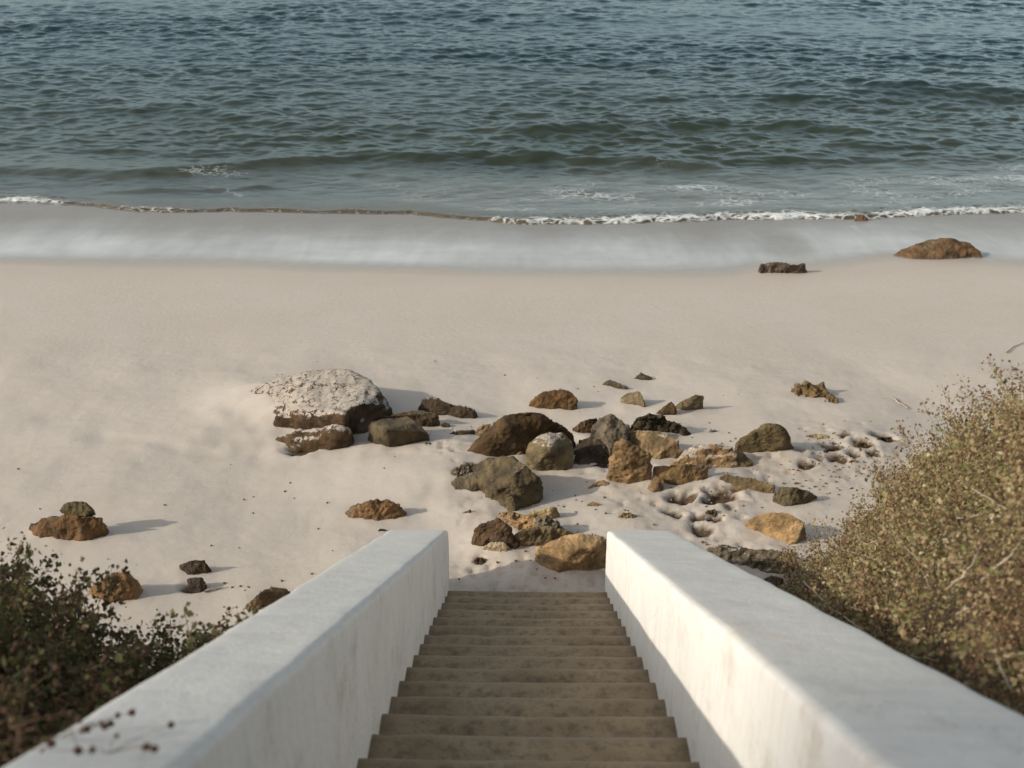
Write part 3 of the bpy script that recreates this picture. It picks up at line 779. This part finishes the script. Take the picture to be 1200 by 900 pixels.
    r('flat tan stone in the sand below the upright orange rock', TAN, [[(689, 572, 0), (697, 565, .06), (708, 563, .08), (713, 567, .05), (706, 573, 0)]], rough=.6)
    r('tiny orange pebble below the flat tan stone', OR_, [[(687, 592, .01), (694, 587, .05), (702, 590, .02), (698, 594, 0)]], rough=.6)
    r('layered orange slab with a dark lip and sandy top, right of the rounded tan rock', (.30, .19, .095), [[(786, 543, .10), (800, 530, .18), (812, 521, .23), (840, 519, .26), (858, 522, .23), (862, 533, .12), (864, 548, 0), (845, 549, .02), (800, 546, .02)]], rough=1.0, strata=.5, sandy=.82, sm=2)
    r('humped grey brown boulder at the right end of the pile, sand drifted on it', (.15, .115, .06), [[(861, 521, .1), (866, 512, .22), (885, 505, .32), (893, 515, .2), (880, 531, .03), (862, 529, .05)], [(884, 505, .31), (897, 498, .42), (912, 498, .43), (922, 507, .32), (929, 525, .0), (905, 529, 0), (888, 520, .12)]], rough=.6, sandy=.45)
    r('low round stone below the humped grey brown boulder', (.20, .15, .08), [[(860, 530, .12), (870, 529, .13), (882, 541, .05), (883, 547, 0), (872, 549, 0), (864, 545, .02)]], rough=.6, sandy=.35)
    r('long low rounded ledge with sand over its back, left of the small olive hump', (.24, .175, .09), [[(843, 558, .07), (850, 555, .12), (880, 559, .13), (908, 569, .11), (906, 581, 0), (880, 577, 0), (855, 567, 0)]], rough=.5, sandy=.62)
    r('small olive hump with a sandy top at the right end of the low ledge', (.14, .112, .06), [[(906, 579, .12), (914, 571, .19), (930, 571, .21), (945, 578, .12), (958, 582, .03), (940, 592, 0), (920, 595, 0), (909, 591, 0)]], rough=.8, sandy=.5)
    r('smooth ochre boulder beside the edge of the dry shrub', (.36, .24, .12), [[(874, 614, .05), (885, 605, .18), (905, 600, .27), (925, 601, .30), (945, 612, .25), (947, 634, 0), (930, 641, 0), (910, 637, 0), (890, 625, .02)]], rough=.6, sandy=.5)
    r('wide flat grey rock slab next to the right wall', GR, [[(828, 643, .1), (845, 637, .16), (890, 643, .17), (930, 650, .16), (935, 660, .1), (905, 672, .0), (870, 667, .0), (845, 652, .02)]], rough=1.5, sandy=.55, strata=.5)
    r('small round grey stone between the right wall and the shrub', GR, [[(893, 681, .05), (905, 675, .12), (918, 677, .1), (923, 688, 0), (905, 693, 0)]], rough=.5)
    r('ragged orange brown rock alone above the left wall end', (.21, .125, .06), [[(404, 600, .03), (415, 594, .1), (428, 592, .12), (430, 607, .0), (412, 608, 0)], [(422, 593, .14), (437, 586, .22), (450, 585, .23), (466, 590, .18), (477, 600, .05), (470, 608, 0), (440, 611, 0), (425, 608, 0)]], rough=1.4, sandy=.15)
    r('long rust brown rock carrying a smaller stone, left side of the beach', (.17, .098, .045), [[(31, 616, .08), (36, 611, .12), (55, 607, .2), (75, 606, .26), (100, 604, .28), (120, 606, .24), (124, 620, .1), (119, 632, 0), (95, 636, 0), (72, 630, .02), (45, 629, .02)]], rough=1.2)
    r('small olive stone balanced on top of the long rust brown rock', (.16, .13, .065), [[(68, 598, .30), (75, 591, .37), (88, 587, .41), (100, 589, .39), (107, 598, .31), (100, 604, .26), (80, 604, .26)]], drop=.22, rough=.8)
    r('brown rounded rock behind the seed heads of the dark shrub', (.24, .14, .065), [[(104, 692, .03), (118, 682, .15), (134, 672, .28), (148, 672, .28), (165, 687, .08), (161, 703, 0), (130, 709, 0), (110, 702, 0)]], rough=.9)
    r('small dark round stone on the sand left of the left wall', DK, [[(212, 663, .05), (224, 656, .15), (240, 656, .16), (249, 668, .03), (241, 675, 0), (220, 675, 0)]], rough=.7, sandy=.2)
    r('small black stone just below the dark round stone', (.07, .052, .038), [[(219, 679, .10), (235, 677, .12), (241, 685, .06), (233, 696, 0), (222, 694, 0)]], rough=.8)
    r('speckled brown rock half hidden by the left wall edge', (.18, .125, .075), [[(288, 710, .05), (303, 696, .16), (322, 688, .19), (338, 690, .12), (332, 706, 0), (300, 716, 0)]], rough=1.3)
    r('thin sliver of rock near the top of the open sand', OL, [[(706, 449, .02), (714, 446, .05), (735, 453, .05), (738, 456, 0), (720, 454, 0)]], rough=1.2)
    r('tiny grey green stone, topmost of the rocks on the dry sand', OL, [[(743, 443, .01), (751, 438, .08), (763, 443, .02), (753, 445, 0)]])
    r('small tan wedge shaped stone above the dark jagged rock', (.27, .21, .125), [[(727, 466, .08), (735, 460, .16), (750, 459, .19), (759, 475, .03), (756, 479, 0), (735, 473, 0)]], rough=.6)
    r('small pointed dark stone touching the angular tan stone', BR, [[(767, 485, .02), (778, 476, .12), (787, 470, .2), (792, 481, .08), (788, 486, 0), (772, 488, 0)]], rough=.9)
    r('angular tan stone with a dark right end, above the right hand pile', (.24, .185, .11), [[(790, 476, .06), (800, 469, .16), (815, 462, .25), (825, 464, .22), (825, 475, .06), (818, 481, 0), (794, 482, 0)]], rough=.5, sm=2)
    r('holey brown crusted rock alone in the open sand above the dry shrub', (.20, .135, .065), [[(927, 456, .05), (938, 448, .13), (950, 447, .15), (964, 450, .13), (970, 456, .08), (962, 468, 0), (940, 470, 0)], [(958, 466, .02), (970, 464, .05), (980, 469, .03), (972, 474, 0)]], rough=2.0, holes=1.2)
    r('flat yellowish stone flush with the sand left of the shrub', (.37, .28, .16), [[(943, 511, .01), (955, 508, .035), (972, 510, .02), (975, 513, 0), (950, 514, 0)]], sandy=.3)
    r('large wet brown rock lying in the backwash, right side of the shore', (.155, .095, .05), [[(1046, 300, .0), (1062, 291, .10), (1090, 281, .25), (1115, 279, .32), (1138, 284, .26), (1151, 293, .14), (1151, 303, 0), (1100, 304, 0), (1062, 303, 0)]], rough=1.1, back=.8)
    r('small brown rock washed by the foam line', (.19, .12, .065), [[(1001, 258, .03), (1005, 253, .10), (1012, 252, .11), (1018, 257, .04), (1012, 260, 0), (1004, 260, 0)]])
    for i, (u, v, w, lb) in enumerate([(1010, 522, 20, 'brown crust of rock in the trampled sand beside the shrub tip'), (1037, 515, 22, 'dark crust of rock nearest the shrub tip'), (975, 528, 18, 'small dark crusted stone left of the brown crust'),
                                       (548, 601, 14, 'little grey shard above the dark brown cracked rock'), (448, 621, 12, 'tiny dark stone touching the corner of the left wall'), (562, 655, 14, 'curved dark shard on the sand beside the left wall end'),
                                       (735, 604, 22, 'thin flat shard of stone above the right wall end'), (833, 600, 16, 'small brown stone at the edge of the sand hollows'), (1000, 541, 12, 'small tan stone among the hollows left of the shrub'), (835, 505, 10, 'tiny grey chip left of the humped boulder'), (500, 521, 12, 'pair sized dark chip at the foot of the squared olive block')]):
        h = w * .0028; col = [BR, DK, DK, GR, DK, DK, TAN, BR, TAN, GR, DK][i]
        r(lb.replace('pair sized ', ''), col, [[(u - w / 2, v + 1, .01), (u - w / 4, v - w * .16, h), (u + w / 4, v - w * .18, h * .9), (u + w / 2, v, .015), (u + w * .3, v + w * .16, 0), (u - w * .3, v + w * .16, 0)]], rough=1.6, holes=.3)
    r('dark squared driftwood log stranded at the edge of the backwash', (.06, .045, .033), [[(889, 314, .09), (892, 309, .15), (900, 308, .16), (905, 319, .0), (891, 321, 0)], [(897, 309, .15), (911, 306, .21), (925, 310, .16), (926, 318, 0), (900, 320, 0)], [(920, 311, .16), (942, 309, .17), (945, 319, 0), (922, 319, 0)]], rough=.9, sm=2, name='driftwood_log', cat='log', mat='wood', back=1.0)


# ------------------------------------------------------------------ plants
def leaves(P, size, rnd_bias, rng, up=.5):
    n = len(P)
    d = rng.normal(size=(n, 3)); d[:, 2] += .25; d /= np.linalg.norm(d, axis=1)[:, None]
    r = rng.normal(size=(n, 3)); s = np.cross(d, r); s /= np.linalg.norm(s, axis=1)[:, None]; nn = np.cross(d, s)
    L = (size * np.clip(rng.lognormal(0, .35, n), .4, 1.9))[:, None]; w = L * rng.uniform(.28, .5, n)[:, None]
    V = np.stack([P, P + d * L * .5 + s * w + nn * w * .35, P + d * L, P + d * L * .5 - s * w + nn * w * .35], 1).reshape(-1, 3)
    return V, np.arange(4 * n).reshape(n, 4)


def tubes(paths, rads, sides=3):
    """list of (k,3) paths of equal k"""
    P = np.array(paths); n, k, _ = P.shape
    T = np.gradient(P, axis=1); T /= np.linalg.norm(T, axis=2)[..., None] + 1e-9
    ref = np.array([.3, .9, .2]); A = np.cross(T, ref); A /= np.linalg.norm(A, axis=2)[..., None] + 1e-9; B = np.cross(T, A)
    rads = np.asarray(rads).reshape(n, 1, 1) * np.linspace(1, .55, k).reshape(1, k, 1)
    ring = [P + rads * (math.cos(6.283 * j / sides) * A + math.sin(6.283 * j / sides) * B) for j in range(sides)]
    V = np.stack(ring, 2).reshape(-1, 3)
    idx = np.arange(n * k * sides).reshape(n, k, sides); Fc = []
    for j in range(sides):
        j2 = (j + 1) % sides
        Fc.append(np.stack([idx[:, :-1, j], idx[:, :-1, j2], idx[:, 1:, j2], idx[:, 1:, j]], -1).reshape(-1, 4))
    return V, np.concatenate(Fc)


def burrs(P, rad, rng, lat=3):
    """small lumpy seed heads: one short spiky ball each"""
    bm = bmesh.new(); bmesh.ops.create_icosphere(bm, subdivisions=1, radius=1.0)
    bv = np.array([v.co for v in bm.verts]); bf = np.array([[v.index for v in f.verts] for f in bm.faces]); bm.free()
    n = len(P); k = len(bv)
    bump = rng.uniform(.7, 1.25, (n, k))
    V = P[:, None, :] + bv[None] * (bump * (rad * rng.uniform(.7, 1.3, n))[:, None])[..., None]
    Fc = (bf[None] + (np.arange(n) * k)[:, None, None]).reshape(-1, 3)
    return V.reshape(-1, 3), Fc


def shell(x, y, side):
    if side > 0:
        xb = 1.31 + .28 * np.clip(y - 4.3, 0, 9)
        return np.maximum(.12, .82 * (.34 + .32 * np.clip(x - xb, 0, .9) + .20 * perlin(x * 1.2, y * 1.2 + 40) + .16 * perlin(x * 2.7 + 8, y * 2.7) + .10 * perlin(x * 6, y * 6) + .07 * perlin(x * 13, y * 13)) * (1 - .55 * sst(7.9, 8.9, y)))
    return .38 + .13 * perlin(x * 1.4 + 20, y * 1.4) + .10 * perlin(x * 3.3, y * 3.3 + 5)


def right_mask(x, y):
    xb = 1.31 + .24 * np.clip(y - 4.3, 0, 9) + .14 * perlin(x * 2, y * 2)
    toe = 8.75 + .25 * perlin(x * 1.1 + 3, y * 0) - .5 * sst(3.6, 5.5, x)
    return (x > xb) & (y < toe) & (y > 1.0) & (x < .52 * y + 2.0)


def left_mask(x, y):
    return (x < -1.17 - .05 * perlin(x * 3, y * 3)) & (y < 4.42 + .28 * (-1.2 - x) * .8 + .25 * perlin(x * 1.5, y * .5)) & (y > .2) & (x > -.52 * y - 2.2)


def make_shrub(side, name, label, n_spray, n_leaf, leaf_size, n_head, leaf_m, seed_m, xr, yr, mask):
    rng = np.random.default_rng(77 + side)
    root = bpy.data.objects.new(name, None); link(root)
    rx, ry = (2.6, 5.5) if side > 0 else (-2.2, 3.4)
    root.location = (rx, ry, float(ground(rx, ry)[0])); L = np.array(root.location)
    tag(root, label, 'shrub')
    def sample(n):
        x = rng.uniform(*xr, n * 6); y = rng.uniform(*yr, n * 6); k = mask(x, y); x, y = x[k][:n], y[k][:n]
        return x, y
    # sprays: each a leaning stem, leafy in its upper part, with a cluster of seed heads at the tip
    x, y = sample(n_spray); n = len(x)
    keep = rng.random(n) < np.clip(.75 + .9 * perlin(x * 2.3 + 4, y * 2.3), .25, 1); x, y = x[keep], y[keep]; n = len(x)
    H = shell(x, y, side); g = ground(x, y)[0]
    hgt = H * rng.uniform(.55, 1.22, n)
    base = np.stack([x, y, g - .02], -1)
    lean = rng.normal(0, .30, (n, 2)) * hgt[:, None] + np.array([-.05 if side > 0 else .03, .03])
    tip = base + np.stack([lean[:, 0], lean[:, 1], hgt], -1)
    def along(i, t):
        d = tip[i] - base[i]
        return base[i] + np.stack([d[:, 0] * t ** 1.6, d[:, 1] * t ** 1.6, d[:, 2] * t], -1)
    tone = np.clip(rng.beta(1.3, 1.4, n) + .30 * perlin(x * 1.3 + 5, y * 1.3), 0 if side > 0 else .22, 1)
    i = np.repeat(np.arange(n), n_leaf); t = rng.uniform(.12, 1, len(i)) ** .6
    P = along(i, t) + rng.normal(0, 1, (len(i), 3)) * (.018 + .032 * (1 - t) + .012)[:, None]
    V, Fc = leaves(P, leaf_size, 0, rng)
    o = mesh_np('foliage', V - L, Fc, leaf_m, root, smooth=False)
    vattr(o, 'rnd', np.clip(.55 * tone[i] + .45 * rng.beta(1.2, 1.2, len(i)), 0, 1), 'FACE')
    i = np.arange(n); tt = np.linspace(0, 1, 5)
    paths = np.stack([along(i, np.full(n, q)) for q in tt], 1)
    V, Fc = tubes(paths, rng.uniform(.0013, .003, n)); mesh_np('stems', V - L, Fc, M['stem'], root)['kind'] = 'stuff'
    w = np.where(rng.random(n) < np.clip(.55 + .9 * perlin(x * 1.3 + 9, y * 1.3), .12, 1))[0]
    m = np.repeat(w, n_head); fork = along(m, rng.uniform(.75, 1, len(m)))
    sp = rng.normal(0, .036, (len(m), 3)); sp[:, 2] = rng.uniform(.0, .085, len(m)); heads = fork + sp
    V, Fc = burrs(heads, .0072 if side > 0 else .0085, rng); mesh_np('seed_heads', V - L, Fc, seed_m, root)['kind'] = 'stuff'
    q = np.linspace(0, 1, 3)[None, :, None]
    V, Fc = tubes(fork[:, None] + (heads - fork)[:, None] * q, np.full(len(m), .0010)); mesh_np('flower_stalks', V - L, Fc, M['stem'], root)['kind'] = 'stuff'
    return root, L


def on_bank(u, v, h):
    """point where the view through a photo position meets a surface h above the hillside"""
    d = ray(u, v)
    ts = np.linspace(1.0, 14, 2600)
    P = CAM + ts[:, None] * d
    g = ground(P[:, 0], P[:, 1])[0] + h
    k = np.argmax(P[:, 2] < g)
    return P[k]


def twig(root, L, pts, r, hs=.42, name='bare_twig', mat='twig'):
    q = np.array([on_bank(u, v, hs) for u, v in pts])
    n = 14; s = np.linspace(0, len(q) - 1, n)
    Q = np.stack([np.interp(s, np.arange(len(q)), q[:, k]) for k in range(3)], -1)
    E = np.stack([np.arange(n - 1), np.arange(1, n)], -1); ends = Q[[0, -1]].copy()
    for _ in range(3):
        Q[1:-1] = .5 * Q[1:-1] + .25 * (Q[:-2] + Q[2:])
    Q[1:-1] += RNG.normal(0, .0025, (n - 2, 3))
    V, Fc = tubes([Q], [r], 6)
    return mesh_np(name, V - L, Fc, M[mat], root)


def build_plants():
    root, L = make_shrub(1, 'dry_shrub', 'sprawling dry brown and olive shrub covering the slope right of the right wall', 3000, 85, .0195, 9, M['leaf_r'], M['seed'], (1.2, 6.5), (1.0, 9.2), right_mask)
    for pts, r in [([(1078, 565), (1095, 545), (1120, 540), (1160, 546)], .006), ([(1140, 573), (1160, 585), (1180, 597)], .005), ([(1000, 620), (1012, 640), (1050, 625)], .005), ([(1110, 690), (1135, 668), (1150, 640)], .005),
                   ([(940, 680), (965, 705), (1010, 738)], .007), ([(975, 640), (1040, 660)], .004), ([(1100, 610), (1150, 604)], .005), ([(1150, 680), (1185, 650), (1200, 630)], .006), ([(1120, 720), (1160, 700)], .004), ([(990, 745), (1050, 765), (1100, 775)], .004), ([(1060, 640), (1075, 655), (1090, 690)], .003), ([(1168, 772), (1180, 800), (1190, 815)], .005)]:
        twig(root, L, pts, r)
    make_shrub(-1, 'dark_shrub', 'dense dark green and brown shrub hugging the outer side of the left wall', 2000, 90, .025, 8, M['leaf_l'], M['seedk'], (-5.0, -1.1), (.3, 5.8), left_mask)
    # dried flower heads leaning over the left wall, close to the camera
    root = bpy.data.objects.new('dried_flower_sprig', None); link(root)
    b = np.array([-1.25, 1.55, float(wall_top(1.55)) - .3]); root.location = b
    tag(root, 'dried brown flower sprig with round seed heads leaning over the left wall', 'plant')
    heads = [(75, 834), (88, 860), (95, 858), (104, 868), (122, 860), (135, 875), (140, 878), (130, 885), (172, 880), (181, 878), (208, 897), (28, 875), (50, 870), (62, 880), (70, 890), (20, 890), (148, 892), (165, 895), (92, 882), (110, 890)]
    tips = []; pts_b = []
    for i, (u, v) in enumerate(heads):
        y = 1.62 + .35 * RNG.random(); d = ray(u, v); t = (y - CAM[1]) / d[1]; q = CAM + t * d
        q[2] = max(q[2], float(wall_top(q[1])) + .025)
        tips.append(q)
    tips = np.array(tips)
    V, Fc = burrs(np.zeros((1, 3)), .0085, RNG)
    hub = np.array([-1.24, 1.66, float(wall_top(1.66)) - .06])
    first = None
    for q in tips:
        if first is None:
            o = mesh_np('seed_head', V, Fc, M['seedk'], root); first = o
        else:
            o = first.copy(); COL.objects.link(o); o.parent = root
        o.location = q - b; s = RNG.uniform(.7, 1.25); o.scale = (s, s, s * 1.1); o.rotation_euler = RNG.uniform(0, 6, 3)
    # three arching stalks, each forking into short stems that carry the heads
    order = np.argsort(tips[:, 0]); thirds = np.array_split(order, 4); paths = []
    tt = np.linspace(0, 1, 6)[:, None]
    for g in thirds:
        c = tips[g].mean(0) + np.array([-.05, -.02, -.015]); h2 = hub + RNG.normal(0, .03, 3)
        paths.append(h2 + (c - h2) * tt + np.array([0, 0, .03]) * np.sin(tt * math.pi))
        for k in g: paths.append(c + (tips[k] - c) * tt + np.array([0, 0, .008]) * np.sin(tt * math.pi))
    V, Fc = tubes(paths, np.full(len(paths), .0010), 5); mesh_np('stems', V - b, Fc, M['stem'], root)
    P = np.array([hub + (q - hub) * RNG.uniform(.2, .9) + RNG.normal(0, .012, 3) for q in tips])
    V, Fc = leaves(P, .014, 0, RNG); o = mesh_np('foliage', V - b, Fc, M['leaf_l'], root, smooth=False); vattr(o, 'rnd', RNG.uniform(.1, .55, len(P)), 'FACE')
    # white stick on the sand by the shrub tip, and a bent twig at the frame edge
    def stick(pts, r, label, mat='twig', nm='stick'):
        q = np.array([at(u, v, .015) for u, v in pts]); n = 10; s = np.linspace(0, len(q) - 1, n)
        Q = np.stack([np.interp(s, np.arange(len(q)), q[:, k]) for k in range(3)], -1); Q[:, 2] += RNG.normal(0, .003, n)
        V, Fc = tubes([Q], [r], 6); c = Q.mean(0)
        tag(mesh_np(nm, V - c, Fc, M[mat]), label, 'stick').location = c
    stick([(1046, 466), (1054, 472), (1064, 478)], .014, 'short pale stick lying on the sand left of the shrub tip')
    stick([(1180, 413), (1188, 406), (1202, 401)], .007, 'thin curved twig on the sand above the shrub at the right edge', 'stem')
    stick([(240, 693), (250, 690), (262, 688)], .012, 'short pale stick on the sand beside the small black stone')


def build_pebbles():
    rng = np.random.default_rng(5)
    P = []
    for (u, v, su, sv, n) in [(850, 580, 50, 22, 90), (985, 535, 40, 15, 90), (700, 670, 60, 25, 60), (545, 535, 25, 10, 60), (640, 625, 45, 22, 50), (780, 540, 60, 20, 60), (880, 655, 35, 12, 60), (960, 555, 40, 18, 60), (300, 700, 40, 14, 30), (345, 470, 40, 16, 50), (700, 480, 120, 40, 20), (250, 590, 140, 50, 22)]:
        for _ in range(n):
            q = on_z(u + rng.normal() * su, v + rng.normal() * sv, 0.0)
            if abs(q[0]) < 1.3 and q[1] < 8.45: continue
            P.append((q[0], q[1], float(sand(q[0], q[1])) + .004))
    P = np.array(P)
    V, Fc = burrs(P, .011, rng)
    o = mesh_np('pebbles', V, Fc, M['stem'], smooth=False); tag(o, 'scatter of small brown pebbles and bits over the sand', kind='stuff')


def build_shade_bluff():
    # unseen cliff behind and to the left, added to shade the head of the stairs
    us = np.linspace(0, 1, 60); xs = np.linspace(-110, -60, 90)
    yt = -9.0 + .384 * (xs + 28) + .3 * perlin(xs * .3, xs * 0); V = []
    for k, u in enumerate(us):
        z = 1 + 49 * min(1, u / .35) if u < .35 else 50 + 1.5 * (u - .35)
        y = yt + .3 * (1 - min(1, u / .35)) - 45 * max(0, u - .35)
        y = y + .25 * fbm(xs * .35, xs * 0 + z * .35, octv=3)
        V.append(np.stack([xs, y, z + .3 * perlin(xs * .5, xs * 0 + u * 9)], -1))
    o = mesh_np('shade_hills', np.array(V).reshape(-1, 3), grid_faces(60, 90), M['shade_bluff'])
    tag(o, 'unseen cliff added to shade the head of the stairs', kind='structure')


build_rocks(); build_beach(); build_sea(); build_shade_bluff()
tag(build_wall(-1), 'white plastered parapet wall on the left of the stairs, its inner side in shade', 'wall')
tag(build_wall(1), 'white plastered parapet wall on the right of the stairs, its inner side sunlit', 'wall')
build_stairs(); build_plants(); build_pebbles()

# ------------------------------------------------------------------ light, sky, camera
SUN_EL, SUN_AZ = R(26), R(249)      # azimuth of the sun, clockwise from +Y
w = bpy.data.worlds.new('World'); scn.world = w; w.use_nodes = True
nt = w.node_tree; nt.nodes.clear()
sky = nt.nodes.new('ShaderNodeTexSky'); sky.sky_type = 'NISHITA'; sky.sun_disc = False
sky.sun_elevation = SUN_EL; sky.sun_rotation = SUN_AZ; sky.dust_density = 2.5; sky.air_density = 1.0; sky.ozone_density = 1.0
hs = nt.nodes.new('ShaderNodeHueSaturation'); hs.inputs['Saturation'].default_value = .50; hs.inputs['Hue'].default_value = .486
bg = nt.nodes.new('ShaderNodeBackground'); bg.inputs['Strength'].default_value = .15
ow = nt.nodes.new('ShaderNodeOutputWorld')
nt.links.new(sky.outputs[0], hs.inputs['Color']); nt.links.new(hs.outputs[0], bg.inputs[0]); nt.links.new(bg.outputs[0], ow.inputs[0])
sl = bpy.data.lights.new('sun', 'SUN'); sl.energy = 2.8; sl.angle = R(.8); sl.color = (1.0, .915, .775)
so = bpy.data.objects.new('sun', sl); link(so)
tosun = Vector((math.sin(SUN_AZ) * math.cos(SUN_EL), math.cos(SUN_AZ) * math.cos(SUN_EL), math.sin(SUN_EL)))
so.rotation_euler = tosun.to_track_quat('Z', 'Y').to_euler(); so.location = tosun * 50

cd = bpy.data.cameras.new('camera'); co = bpy.data.objects.new('camera', cd); link(co)
cd.sensor_width = 36; cd.lens = F / 1200 * 36; cd.clip_end = 6000; cd.clip_start = .05
co.location = CAM; co.rotation_euler = Euler((math.pi / 2 - PITCH, 0, YAW), 'XYZ')
cd.dof.use_dof = True; cd.dof.focus_distance = 11.5; cd.dof.aperture_fstop = 2.4
scn.camera = co
vs = scn.view_settings; vs.view_transform = 'Standard'; vs.look = 'None'; vs.gamma = 1; vs.use_curve_mapping = False
vs.exposure = .40
scn.cycles.max_bounces = 8; scn.cycles.transparent_max_bounces = 16
